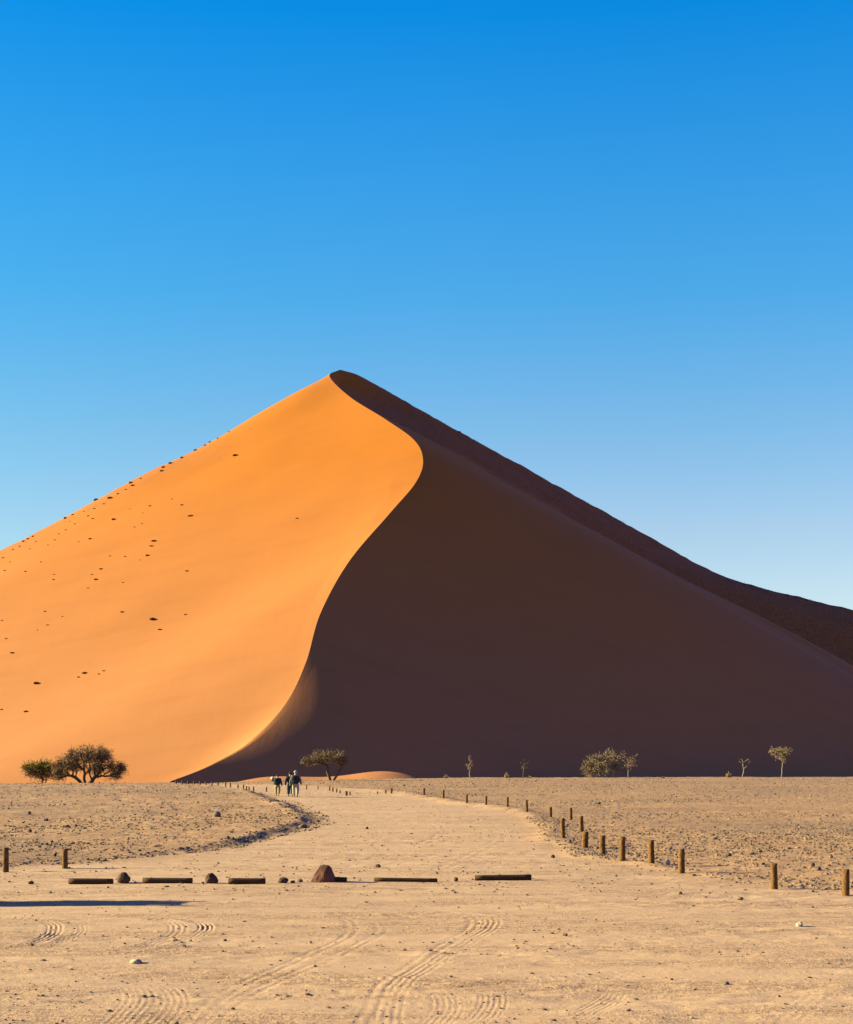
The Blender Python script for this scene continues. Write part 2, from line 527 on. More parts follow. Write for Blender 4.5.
track([(300, 878), (400, 850), (440, 835), (430, 822), (380, 812), (330, 803), (300, 797), (280, 792)], .25, .9, 2)
track([(420, 878), (480, 850), (500, 836), (480, 822), (430, 812), (370, 803), (330, 797)], .25, .8, 2)
track([(240, 872), (330, 850), (380, 836), (370, 822), (330, 810), (300, 800)], .22, .6, 2)

def ground_z(x, y, detail=True):
    px, py, dl, dr, road, sc = masks(x, y)
    z = fbm(x / 9, y / 12, 1, 3) * .10
    near = np.exp(-np.abs(y) / 400) * (y < 400)
    # raised gravel terrace left of the track, with a crumbly bank facing right
    sl_ = 1 + 5 * sstep(840, 862, py)
    up = (1 - sstep(-.9 * sl_, .15 * sl_, dl / sc)) * sstep(885, 850, py) * sstep(778, 790, py)
    z = z + up * .13 * sc * (1 + .5 * fbm(x / 1.5, y / 2.5, 15, 2)) * np.where(y < 170, 1, .5)
    lip = np.exp(-((dl / sc + .7) / .35) ** 2) * sstep(872, 850, py) * sstep(786, 797, py)
    z = z + lip * .045 * sc * (1 + 1.6 * fbm(x / .8, y / .8, 16, 2))
    # low windrow on the right edge
    wr = np.exp(-((dr / sc + .1) / .55) ** 2) * sstep(884, 866, py) * sstep(786, 793, py)
    z = z + wr * .08 * sc * (1 + fbm(x / 1.2, y / 1.2, 18, 2))
    # dip of the wash in front of the dune
    yb = ybreak(px)
    z = z - 2.2 * sstep(-14, 56, y - yb) - .5 * sstep(0, 400, y - 320)
    # roughness of gravel ground
    rg = 1 - road
    z = z + rg * (fbm(x / .9, y / .9, 51, 3) * .05 + fbm(x / .25, y / .25, 55, 2) * .022)
    bnd = sstep(-.15, .35, fbm(x / 6, y / 1.1, 67, 3))
    z = z + road * (fbm(x / 1.4, y / .7, 61, 3) * .026 + fbm(x / .34, y / .15, 65, 2) * (.006 + .022 * bnd))
    if detail:
        m = (y < 90) & (y > 9) & (np.abs(x) < 50)
        xs, ys = x[m], y[m]
        add = np.zeros_like(xs)
        for Q, hw, st, ng in TRACKS:
            x0, y0 = Q.min(0) - 1; x1, y1 = Q.max(0) + 1
            k = np.where((xs > x0) & (xs < x1) & (ys > y0) & (ys < y1))[0]
            if not len(k): continue
            bx, by = xs[k], ys[k]
            best = np.full(len(k), 1e9); lat = np.zeros(len(k)); al = np.zeros(len(k))
            acc = 0
            for a, b in zip(Q[:-1], Q[1:]):
                d = b - a; L = np.hypot(*d)
                if L < 1e-5: continue
                d = d / L
                t = np.clip((bx - a[0]) * d[0] + (by - a[1]) * d[1], 0, L)
                qx, qy = bx - a[0] - d[0] * t, by - a[1] - d[1] * t
                dist = np.hypot(qx, qy)
                u = dist < best
                best[u] = dist[u]; lat[u] = (qx * -d[1] + qy * d[0])[u]; al[u] = acc + t[u]
                acc += L
            fall = 1 - sstep(hw * .8, hw * 1.35, best)
            edge = np.exp(-((best - hw * 1.35) / .05) ** 2)
            fade = sstep(0, 1.0, al) * sstep(acc, acc - 1.0, al) * (.55 + .9 * (vnoise(al * .8, al * 0 + ng, 5) + .5))
            tread = np.cos(lat / hw * math.pi * ng) * .7 + .3 * np.sign(np.sin(al / .13 * 2 * math.pi + lat / hw * 2))
            add[k] += .30 * st * fade * (.5 + .9 * sstep(-.25, .35, fbm(bx * 1.3, by * .9, 7 + ng, 2))) * (fall * (-.003 + .0085 * tread) + edge * .0035)
        z = z.copy(); z[m] += add
    return z

yn = []
y_ = 9.0
while y_ < 262:
    yn.append(y_)
    y_ += max(.045, .34 * y_ * y_ / (CH * F)) if y_ < 26 else max(.045, .38 * y_ * y_ / (CH * F))
yfar = [270, 280, 295, 320, 360, 420, 500, 620, 800, 1100, 1600, 2500, 4500, 9000]
yback = [-6000, -2500, -1000, -400, -150, -60, -25, -10, -3, 1, 3.5, 5.5, 7, 8.2]
ys_ = np.array(yback + yn + yfar)
un = np.linspace(-.34, .34, 1150)
ext = .34 + np.cumsum(.002 * 1.16 ** np.arange(1, 66))
us_ = np.concatenate([-ext[::-1], un, ext])
UU, YY = np.meshgrid(us_, ys_)
XX = UU * np.maximum(YY, 9.0)
ZZ = ground_z(XX.ravel(), YY.ravel()).reshape(XX.shape)
px, py, dl, dr, road, sc = masks(XX, YY)
gb = fbm(XX / 14, YY / 9, 91, 3)
grav = (1 - road) * np.clip(.25 + sstep(-.05, .3, gb) * .8 + .35 * sstep(812, 790, py), 0, 1)
idx = np.arange(XX.size).reshape(XX.shape)
fc = np.stack([idx[:-1, :-1], idx[:-1, 1:], idx[1:, 1:], idx[1:, :-1]], -1).reshape(-1, 4)
fr = (.25 * (road[:-1, :-1] + road[:-1, 1:] + road[1:, 1:] + road[1:, :-1])).ravel()
fy = YY[:-1, :-1].ravel()
is_road = (fr > .5) & (fy > gx(880)) & (fy < 175)
V3 = np.stack([XX, YY, ZZ], -1).reshape(-1, 3)
def submesh(name, sel):
    f = fc[sel]
    u, inv = np.unique(f, return_inverse=True)
    o = mesh_np(name, V3[u], inv.reshape(f.shape), M_GROUND, smooth=True, attrs={'road': road.ravel()[u], 'grav': grav.ravel()[u]})
    return tag(o, kind='structure')
submesh('ground', ~is_road)
submesh('dirt_road', is_road)
print('ground verts', XX.size)

def gz(x, y):
    return float(ground_z(np.array([x], float), np.array([y], float), False)[0])
def on_ground(px, py, Y=None):
    """world spot where the ground shows at (px,py)"""
    if Y is None:
        Y = gx(py)
        for _ in range(12):
            z = gz((px - CX) * Y / F, Y)
            Y = (CH - z) * F / (py - H0)
            Y = min(max(Y, 9), 260)
    x = (px - CX) * Y / F
    return x, Y, gz(x, Y)

# low sand mound at the dune's foot
ma = np.linspace(-1, 1, 90); mb = np.linspace(-1, 1, 30)
A, B = np.meshgrid(ma, mb)
mx = (328 - CX) * 262 / F + A * 25; my = 262 + B * 17
prof = .42 * np.exp(-((A + .45) / .45) ** 2) + .8 * np.exp(-((A - .44) / .36) ** 2)
mz = -3.2 + 4.6 * (prof * .55 + .45 * np.exp(-(A / .72) ** 4)) * np.clip(1 - B * B, 0, 1) ** .9 * np.clip((1 - np.abs(A)) * 6, 0, 1)
mz += fbm(mx / 8, my / 8, 8, 3) * .1
i2 = np.arange(A.size).reshape(A.shape)
f2 = np.stack([i2[:-1, :-1], i2[:-1, 1:], i2[1:, 1:], i2[1:, :-1]], -1).reshape(-1, 4)
tag(mesh_np('sand_mound', np.stack([mx, my, mz], -1).reshape(-1, 3), f2, M_MOUND, smooth=True), kind='structure')

# ------------------------------------------------------------------ rocks
PHI = (1 + 5 ** .5) / 2
ICO_V = np.array([(-1, PHI, 0), (1, PHI, 0), (-1, -PHI, 0), (1, -PHI, 0), (0, -1, PHI), (0, 1, PHI), (0, -1, -PHI), (0, 1, -PHI),
                  (PHI, 0, -1), (PHI, 0, 1), (-PHI, 0, -1), (-PHI, 0, 1)]) / math.sqrt(1 + PHI ** 2)
ICO_F = np.array([(0, 11, 5), (0, 5, 1), (0, 1, 7), (0, 7, 10), (0, 10, 11), (1, 5, 9), (5, 11, 4), (11, 10, 2), (10, 7, 6), (7, 1, 8),
                  (3, 9, 4), (3, 4, 2), (3, 2, 6), (3, 6, 8), (3, 8, 9), (4, 9, 5), (2, 4, 11), (6, 2, 10), (8, 6, 7), (9, 8, 1)])
def subdiv(V, Fc):
    V = [tuple(v) for v in V]; cache = {}; out = []
    def mid(a, b):
        k = (min(a, b), max(a, b))
        if k not in cache:
            m = (np.array(V[a]) + np.array(V[b])) / 2; m /= np.linalg.norm(m)
            V.append(tuple(m)); cache[k] = len(V) - 1
        return cache[k]
    for a, b, c in Fc:
        ab, bc, ca_ = mid(a, b), mid(b, c), mid(c, a)
        out += [(a, ab, ca_), (b, bc, ab), (c, ca_, bc), (ab, bc, ca_)]
    return np.array(V), np.array(out)
S1 = subdiv(ICO_V, ICO_F); S2 = subdiv(*S1); S3 = subdiv(*S2)

def rock(name, px, py, wpx, hpx, mat, label, cat='rock', group=None, rnd=.18, seed=0, cuts=6, depth=.9, shape=None):
    x, Y, z = on_ground(px, py)
    w_, h_ = wpx * Y / F, hpx * Y / F
    V = S3[0].copy()
    r = np.random.default_rng(seed + 100)
    for _ in range(cuts):                                   # flat facets
        n = r.normal(size=3); n /= np.linalg.norm(n)
        d = .72 + .2 * r.random()
        q = V @ n
        V = V - np.outer(np.clip(q - d, 0, None), n)
    V *= (1 + rnd * fbm(V[:, 0] * 2 + seed, V[:, 1] * 2 + V[:, 2] * 1.7, seed, 3))[:, None]
    if shape is not None: V = shape(V)
    V[:, 0] *= w_ / (V[:, 0].max() - V[:, 0].min()); V[:, 1] *= depth * w_ / (V[:, 1].max() - V[:, 1].min())
    V[:, 2] *= h_ * 1.25 / (V[:, 2].max() - V[:, 2].min())
    V[:, 2] += h_ - V[:, 2].max()
    o = mesh_np(name, V, S3[1], mat, smooth=False)
    o.location = (x, Y, z)
    return tag(o, label, cat, group)

def boulder():
    """angular slab of rock: long slanting left side, flat top, steep right side"""
    import bmesh
    x, Y, z = on_ground(323.5, 881.5)
    w_, h_ = 28 * Y / F, 17.2 * Y / F
    P = [(-.52, -.30, -.1), (-.10, -.46, -.1), (.43, -.36, -.1), (.50, .20, -.1), (.1, .42, -.1), (-.40, .25, -.1),
         (-.24, -.20, .60), (-.16, .16, .62), (-.08, -.20, .98), (.20, -.26, .93), (.27, .14, .90), (-.02, .20, 1.0), (.36, -.30, .40), (.08, -.36, .55)]
    bm = bmesh.new()
    for p in P: bm.verts.new((p[0] * w_, p[1] * w_, p[2] * h_))
    r = bmesh.ops.convex_hull(bm, input=bm.verts)
    bmesh.ops.delete(bm, geom=[v for v in r['geom_interior'] if isinstance(v, bmesh.types.BMVert)], context='VERTS')
    bmesh.ops.bevel(bm, geom=list(bm.edges), offset=.02, segments=1, affect='EDGES')
    bmesh.ops.triangulate(bm, faces=list(bm.faces))
    bmesh.ops.subdivide_edges(bm, edges=list(bm.edges), cuts=2, use_grid_fill=True)
    V = np.array([v.co[:] for v in bm.verts])
    n = fbm(V[:, 0] * 9 + V[:, 2] * 5, V[:, 1] * 9 - V[:, 2] * 6, 4, 3) * .022
    for v, q in zip(bm.verts, n): v.co += Vector((q, q, q * .6))
    me = bpy.data.meshes.new('boulder'); bm.to_mesh(me); bm.free()
    me.materials.append(M_ROCKR)
    o = bpy.data.objects.new('boulder', me); COL.objects.link(o); o.location = (x, Y, z)
    tag(o, 'large reddish brown flat-topped boulder in the line of logs', 'boulder')
boulder()
GR_E = 'rocks set between the parking logs'
rock('rock', 123.5, 883, 13.5, 11, M_ROCKD, 'round brown rock between the two leftmost logs', 'rock', GR_E, .12, 5)
rock('rock', 212, 883.2, 13.5, 10.5, M_ROCKD, 'dark round rock beside the left end of the third log', 'rock', GR_E, .14, 6)
rock('rock', 283, 883, 10.5, 6, M_ROCKD, 'low dark rock between the third log and the reddish boulder', 'rock', GR_E, .16, 7)
rock('rock', 300, 882.2, 6, 3.6, M_ROCKG, 'small grey brown rock touching the left foot of the reddish boulder', 'rock', GR_E, .2, 8)
rock('rock', 293, 882.8, 5, 2.6, M_ROCKG, 'tiny flat rock in the gap left of the reddish boulder', 'rock', GR_E, .2, 9)
rock('rock', 456, 881.4, 4.6, 4.4, M_ROCKD, 'small square dark rock between the two rightmost logs', 'rock', GR_E, .12, 10)
GR_S = 'loose stones on the plain'
for i, (a, b, c, d, m, lab) in enumerate([
    (217, 818, 8, 5.5, M_ROCKG, 'pale sided stone alone on the gravel terrace left of the track'),
    (799.5, 926.5, 7, 5, M_ROCKW, 'pale stone below the rightmost post on the smooth sand'),
    (136, 963, 12, 4, M_ROCKW, 'flat pale stone in the left foreground near curved tyre tracks'),
    (668, 865, 5, 6, M_ROCKW, 'whitish stone standing between two wooden posts right of the track'),
    (727.5, 856, 8, 3.8, M_ROCKG, 'pale stone with dark side on gravel behind the post row'),
    (813, 867, 4.6, 4, M_ROCKD, 'dark stone on the gravel above the gap between the last two posts'),
    (831, 858, 4, 3, M_ROCKG, 'small grey stone on the gravel near the right frame edge'),
    (378, 867.5, 5.5, 3.6, M_ROCKD, 'small dark stone on the track right of the reddish boulder'),
    (740, 900, 7, 3.2, M_ROCKG, 'flat grey stone left below the second post from the right'),
    (741, 898.8, 4, 2.0, M_ROCKW, 'thin pale stone lying by the flat grey one under the posts'),
    (565, 936, 6, 3, M_ROCKG, 'small stone alone on the middle of the smooth foreground sand'),
    (725, 984.5, 9, 3.2, M_ROCKG, 'flat brown stone at the lower right amid faint tyre treads'),
    (680, 894, 5, 3, M_ROCKG, 'small stone on the sand below the posts at right centre'),
    (55, 857, 3, 3, M_ROCKD, 'little dark stone beside the second post from the left'),
    (30, 832.5, 4, 3.5, M_ROCKD, 'dark stone on the left gravel terrace above the two posts'),
    (29.5, 815, 3.4, 2.6, M_ROCKD, 'dark pebble far back on the left gravel terrace'),
    (52, 843, 3, 2.8, M_ROCKD, 'dark pebble midway on the left gravel terrace'),
    (46, 821, 5, 3, M_ROCKG, 'grey pebble on the left terrace in line below the trees'),
    (76, 827, 3, 2.4, M_ROCKD, 'small pebble under the big spreading tree on the terrace'),
    (31, 884, 6, 3.4, M_ROCKD, 'dark stone at the low earth edge left of the first log'),
    (597, 804, 8, 2.6, M_ROCKG, 'grey stones patch piece far behind the post row'),
    (553, 858, 4, 3.4, M_ROCKD, 'dark stone on the pale track edge left of the posts'),
    (569.5, 844, 4.5, 4, M_ROCKG, 'stone at the base of the nearest bend post'),
    (367, 829, 3, 2.4, M_ROCKD, 'small dark stone in the middle of the bending track'),
    (451, 977, 3.2, 1.6, M_ROCKD, 'tiny dark stone on the foreground wheel line'),
    (225, 941, 4, 2.2, M_ROCKD, 'tiny dark stone on sand right of the left tyre arcs'),
    (184, 946.5, 4, 2.2, M_ROCKG, 'tiny stone between left tyre arcs and pale flat stone'),
]):
    rock('stone', a, b, c, d, m, lab, 'stone', GR_S, .16, 30 + i, 7)

# gravel (uncountable)
def scatter():
    N = 46000
    cand = N * 2
    py = 778 + (1040 - 778) * RNG.random(cand) ** 1.0
    px = -60 + 973 * RNG.random(cand)
    Y = CH * F / (py - H0); x = (px - CX) * Y / F
    _, _, dl, dr, rd, sc = masks(x, Y)
    g = np.clip(.45 + 1.4 * fbm(x / 5, Y / 8, 71, 3), .05, 1)
    lot = (py > 893)
    prob = np.where(rd > .5, np.where(lot, .020, .040), 1.0 * g)
    prob = np.where((rd > .5) & (np.abs(py - 968) < 60), prob * (.5 + 1.5 * (fbm(x / 2, Y / 1.0, 81, 2) > .12)), prob)
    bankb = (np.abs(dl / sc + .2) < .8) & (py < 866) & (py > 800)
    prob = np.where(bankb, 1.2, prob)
    keep = RNG.random(cand) < prob
    x, Y, rd, py, bankb = x[keep][:N], Y[keep][:N], rd[keep][:N], py[keep][:N], bankb[keep][:N]
    n = len(x)
    size = .011 + .026 * RNG.random(n) ** 3.0 + .00020 * Y * (1 + RNG.random(n))
    big = RNG.random(n) < .015
    size = np.where(big & (rd < .5), size * 1.8, size)
    size = np.where(bankb & (RNG.random(n) < .25), size * 1.4, size)
    size = np.where(rd > .5, size * np.where(py > 893, .6, .8), size)
    z = ground_z(x, Y, False)
    sc3 = np.stack([.7 + .8 * RNG.random(n), .7 + .7 * RNG.random(n), .45 + .45 * RNG.random(n)], 1) * size[:, None]
    rot = RNG.random(n) * 6.28
    V = ICO_V[None] * (1 + .35 * (RNG.random((n, 12, 1)) - .5))
    V = V * sc3[:, None, :]
    c, s = np.cos(rot)[:, None], np.sin(rot)[:, None]
    vx = V[..., 0] * c - V[..., 1] * s + x[:, None]
    vy = V[..., 0] * s + V[..., 1] * c + Y[:, None]
    vz = V[..., 2] + z[:, None] + size[:, None] * .2
    vv = np.stack([vx, vy, vz], -1).reshape(-1, 3)
    ff = (ICO_F[None] + (np.arange(n) * 12)[:, None, None]).reshape(-1, 3)
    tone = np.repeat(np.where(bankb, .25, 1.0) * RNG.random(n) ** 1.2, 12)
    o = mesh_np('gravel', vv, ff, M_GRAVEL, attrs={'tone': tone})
    tag(o, 'small scattered gravel stones over the sandy plain', 'gravel', None, 'stuff')
scatter()

# ------------------------------------------------------------------ posts and logs
def cyl_rough(r0, r1, L, seg=18, rings=8, seed=0, amp=.05, cham=.12):
    """vertical rough round timber from z=0 to z=L with slightly chamfered top"""
    r = np.random.default_rng(seed)
    ph = r.random(4) * 6.28
    V, Fs = [], []
    zs = list(np.linspace(0, L - r1 * cham, rings)) + [L]
    for k, z in enumerate(zs):
        t = z / L
        rad = r0 + (r1 - r0) * t
        if k == len(zs) - 1: rad *= 1 - cham
        for a in range(seg):
            th = a / seg * 2 * math.pi
            q = rad * (1 + amp * (math.sin(2 * th + ph[0] + t * 2) * .5 + math.sin(3 * th + ph[1]) * .4 + math.sin(7 * th + ph[2] + t * 5) * .25))
            V.append((q * math.cos(th) + .02 * r0 * math.sin(t * 5 + ph[3]), q * math.sin(th), z))
    n = len(zs)
    for k in range(n - 1):
        for a in range(seg):
            b = (a + 1) % seg
            Fs.append((k * seg + a, k * seg + b, (k + 1) * seg + b, (k + 1) * seg + a))
    top = tuple((n - 1) * seg + a for a in range(seg)); bot = tuple(range(seg - 1, -1, -1))
    return V, Fs, top, bot

def timber_mesh(name, r0, r1, L, seed, body, end):
    V, Fs, top, bot = cyl_rough(r0, r1, L, seed=seed)
    me = bpy.data.meshes.new(name)
    me.from_pydata(V, [], Fs + [top, bot])
    me.materials.append(body); me.materials.append(end)
    for i, p in enumerate(me.polygons):
        p.use_smooth = i < len(Fs)
    me.polygons[-1].material_index = 1; me.polygons[-2].material_index = 1
    me.update()
    return me
POST_ME = [timber_mesh('wooden_post', .05, .046, 1.0, 200 + k, M_POST, M_POSTTOP) for k in range(5)]

def post(px, base, top, wpx, label, group, k, tilt=0.0):
    x, Y, z = on_ground(px, base)
    h = (base - top) * Y / F
    o = bpy.data.objects.new('wooden_post', POST_ME[k % 5])
    COL.objects.link(o)
    sink = .08
    o.location = (x, Y, z - sink)
    wf = (wpx * Y / F) / .098
    o.scale = (wf, wf, h + sink)
    o.rotation_euler = (random.uniform(-.03, .03), tilt + random.uniform(-.02, .02), random.random() * 6.28)
    tag(o, label, 'post', group)

ORD = ['first', 'second', 'third', 'fourth', 'fifth', 'sixth', 'seventh', 'eighth', 'ninth', 'tenth', 'eleventh', 'twelfth',
       'thirteenth', 'fourteenth', 'fifteenth', 'sixteenth', 'seventeenth', 'eighteenth', 'nineteenth', 'twentieth', 'twenty-first',
       'twenty-second', 'twenty-third', 'twenty-fourth', 'twenty-fifth', 'twenty-sixth', 'twenty-seventh', 'twenty-eighth', 'twenty-ninth', 'thirtieth']
G_R = 'wooden posts along the right side of the track'
RP = [(845.5, 895.5, 869, 7.5), (774.3, 889.2, 863, 7), (681.6, 873.4, 849, 6.6), (651.4, 865.8, 842.6, 6.6), (622.3, 861, 836.8, 6), (602.7, 854.8, 835.3, 6.4),
      (585, 848, 832, 6.2), (563.2, 838, 818, 4.6), (581.6, 832, 816, 4.4), (570.6, 820, 807.8, 3.6), (550.4, 817, 806.6, 3.6), (526.8, 811.8, 800, 3.0), (507.4, 807, 796.8, 2.6),
      (486, 806, 797, 2.4), (466.6, 802, 793.2, 2.4), (443.4, 798.6, 790, 2.4), (424, 795, 787.4, 2.2), (391.4, 793.6, 788, 2.0), (385.7, 793.6, 790, 1.8), (377.5, 794, 791.5, 1.6),
      (350, 795, 791.4, 1.6), (346.4, 795.6, 791, 2.6), (340, 793.4, 790.3, 1.6), (336.6, 792.6, 788.4, 1.6), (332.8, 791.6, 787.4, 1.6), (329.6, 790.8, 786, 1.6), (318, 789.2, 785.6, 1.2), (306.5, 789.4, 784.6, 1.2)]
desc = {0: 'thick weathered post at the right frame edge', 1: 'dark-sided post standing alone second from the right edge',
        2: 'yellowish post beside the whitish stone', 7: 'dark post at the outer bend of the track edge', 21: 'short stout post in the far row right of the three walkers'}
for i, (a, b, c, d) in enumerate(RP):
    lab = desc.get(i) or ORD[i] + ' wooden post counted from the right edge, ' + ('near' if i < 7 else 'at the bend of' if i < 12 else 'far back beside' if i < 17 else 'small and distant by') + ' the track'
    post(a, b, c, d, lab, G_R, i, {5: -.03, 8: .05, 6: .03}.get(i, 0))
G_L = 'small distant posts along the left side of the track'
LP = [(266.5, 791.5, 787), (253.4, 791.6, 786.6), (249, 790.6, 786.6), (246.4, 790, 786), (243.4, 789.6, 784.6), (238, 788.2, 784.6), (230.4, 787.6, 782.6), (225.6, 786.8, 782.4),
      (218, 785.8, 782.4), (212, 785.4, 781.8), (206, 785.2, 781.6), (200, 784.8, 781), (194, 784.6, 781.2), (188, 784.4, 780.8), (182, 784.2, 780.8), (176, 784, 780.6)]
for i, (a, b, c) in enumerate(LP):
    post(a, b, c, 1.5, ORD[i] + ' tiny distant post leftward from the left walker, by the far track', G_L, i)
G_N = 'two posts at the left frame edge'
post(5.7, 872, 847.4, 6.2, 'dark wooden post standing at the left frame edge', G_N, 2)
post(64.6, 868.6, 848.6, 6.0, 'dark upright wooden post behind the leftmost log', G_N, 3)

G_G = 'logs lying in a row at the edge of the parking area'
LG = [(69, 113, 884, 6.4, 'dark thick leftmost log'), (143, 192.5, 883.4, 6.2, 'dark log between the two round rocks'),
      (228.5, 265.5, 884, 6.4, 'short thick log beside the dark round rock'), (330, 347, 881.6, 5.2, 'log mostly hidden behind the reddish boulder'),
      (374, 437.5, 881.8, 4.4, 'long thin log right of the boulder'), (474.5, 531.5, 880.2, 5.4, 'rightmost dark log')]
for i, (x0, x1, yb, th, lab) in enumerate(LG):
    xa, Ya, za = on_ground(x0, yb); xb, Yb, zb = on_ground(x1, yb)
    Y = .5 * (Ya + Yb)
    xa, xb = (x0 - CX) * Y / F, (x1 - CX) * Y / F
    r = th * Y / F / 2
    me = timber_mesh('log', r * 1.0, r * (.88 if i != 5 else 1.0), xb - xa, 300 + i, M_LOG, M_POSTTOP)
    R = Matrix.Rotation(math.radians(90), 4, 'Y')
    me.transform(R)
    o = bpy.data.objects.new('log', me); COL.objects.link(o)
    o.location = (xa, Y, max(za, zb) + r * .86)
    o.rotation_euler = (0, [.008, .0, -.004, .01, .008, -.012][i], [.02, .0, .015, 0, -.01, .02][i])
    tag(o, lab + ', lying along the edge of the parking area', 'log', G_G)

# ------------------------------------------------------------------ trees
def grow(targets, roots, step=.22, jit=.04, up=.25, bf=.55):
    """limbs that fan out from the roots: each twig end joins the limb that keeps its way back to the ground short"""
    nodes = [np.array(r, float) for r in roots]; par = [-1] * len(roots); plen = [0.0] * len(roots)
    key = np.array([min(np.linalg.norm(t - n) for n in nodes[:len(roots)]) for t in targets])
    tips = []
    for i in np.argsort(key):
        T = targets[i]
        Np = np.array(nodes); pl = np.array(plen)
        L = np.linalg.norm(T - Np, axis=1)
        cost = L + bf * pl + .8 * np.clip(Np[:, 2] - T[2], 0, None)
        j = int(np.argmin(cost))
        p = nodes[j]; k = max(1, int(L[j] / step)); prev = j
        bend = np.array([random.gauss(0, .08), random.gauss(0, .08), up * .3]) * L[j]
        r = np.random.default_rng(i * 31 + 5)
        for q in range(1, k + 1):
            t = q / k
            pt = p + (T - p) * t + bend * 4 * t * (1 - t) * .5 + r.normal(0, jit, 3) * (t < 1)
            plen.append(plen[prev] + float(np.linalg.norm(pt - nodes[prev])))
            nodes.append(pt); par.append(prev); prev = len(nodes) - 1
        tips.append(prev)
    return np.array(nodes), np.array(par), tips

def tubes(nodes, par, tips, r_tip, expo=.42, seg=5, rmax=.2):
    n = len(nodes)
    w_ = np.zeros(n)
    for t in tips: w_[t] += 1
    for i in range(n - 1, -1, -1):
        if par[i] >= 0: w_[par[i]] += w_[i]
    rad = np.minimum(r_tip * np.maximum(w_, 1) ** expo, rmax)
    V, Fs = [], []
    for i in range(n):
        p = par[i]
        if p < 0: continue
        a, b = nodes[p], nodes[i]
        d = b - a; L = np.linalg.norm(d)
        if L < 1e-6: continue
        d /= L
        u = np.cross(d, (0.3, .9, .2)); u /= np.linalg.norm(u); v = np.cross(d, u)
        base = len(V)
        ra, rb = min(rad[p], rad[i] * 1.25), rad[i]
        for c, r in ((a - d * ra * .3, ra), (b, rb)):
            for s_ in range(seg):
                th = 2 * math.pi * s_ / seg
                V.append(c + r * (math.cos(th) * u + math.sin(th) * v))
        for s_ in range(seg):
            e = (s_ + 1) % seg
            Fs.append((base + s_, base + e, base + seg + e, base + seg + s_))
    return np.array(V), np.array(Fs)

def leaf_spray(centres, outward, per, rc, ln, wd, rng, upbias=.15):
    """thin leaf blades fanned out of each twig end"""
    n = len(centres) * per
    C = np.repeat(centres, per, 0); O = np.repeat(outward, per, 0)
    off = rng.normal(size=(n, 3)) * rc * .5
    d = rng.normal(size=(n, 3)) * .75 + O * .8 + np.array([0, 0, upbias])
    d /= np.linalg.norm(d, axis=1)[:, None]
    s = np.cross(d, rng.normal(size=(n, 3))); s /= np.linalg.norm(s, axis=1)[:, None]
    L = ln * (.5 + rng.random(n))[:, None]; W = wd * (.6 + .8 * rng.random(n))[:, None]
    b = C + off
    V = np.stack([b - s * W * .3, b + d * L * .55 - s * W * .5, b + d * L, b + d * L * .5 + s * W * .5], 1).reshape(-1, 3)
    Fs = np.arange(n * 4).reshape(n, 4)
    tone = np.repeat(np.clip(np.repeat(rng.random(len(centres)), per) * .7 + .3 * rng.random(n), 0, 1), 4)
    return V, Fs, tone

def tree(name, px, base, lobes, roots_px, mats, label, cat='tree', Y=None, group=None, per=34, ntgt=(40,), rc=.35, ln=.3, wd=.05, rt=.012, rmax=.2,
         seed=0, depth=.9, shell=.55, green=None, expo=.42):
    rng = np.random.default_rng(seed); random.seed(seed)
    x, Yg, z = on_ground(px, base, Y)
    m = Yg / F
    root = empty(name, (x, Yg, z))
    tag(root, label, cat, group)
    T = []
    for (lx, ly, rx, ry), nn in zip(lobes, ntgt if len(ntgt) == len(lobes) else ntgt * len(lobes)):
        for _ in range(nn):
            v = rng.normal(size=3); v /= np.linalg.norm(v)
            r = shell + (1 - shell) * rng.random()
            if v[2] < -.3: v[2] *= .6
            T.append(((lx - px) * m + v[0] * rx * m * r, v[1] * rx * m * depth * r, (base - ly) * m + v[2] * ry * m * r))
    T = np.array(T); T[:, 2] = np.maximum(T[:, 2], .15)
    roots = [((a - px) * m, b_ * .5, -.15) for a, b_ in roots_px]
    nodes, par, tips = grow(T, roots, step=.25 * max(1, m / .1))
    V, Fs = tubes(nodes, par, tips, rt, expo, rmax=rmax)
    mesh_np('trunk', V, Fs, mats[0], root, smooth=True)
    cen = T.mean(0)
    out = T - cen; out /= np.linalg.norm(out, axis=1)[:, None] + 1e-6
    if mats[1] is not None:
        if green is None:
            V, Fs, tone = leaf_spray(T, out, per, rc, ln, wd, rng)
            mesh_np('crown', V, Fs, mats[1], root, attrs={'tone': tone})
        else:
            sel = T[:, 2] + rng.normal(size=len(T)) * .25 > green[0]
            V, Fs, tone = leaf_spray(T[~sel], out[~sel], per, rc, ln, wd, rng)
            mesh_np('crown', V, Fs, mats[1], root, attrs={'tone': tone})
            V, Fs, tone = leaf_spray(T[sel], out[sel], per, rc, ln, wd, rng)
            o = mesh_np('foliage', V, Fs, green[1], root, attrs={'tone': tone})
            o['label'] = 'fresh yellow green leaves at the top'
    return root

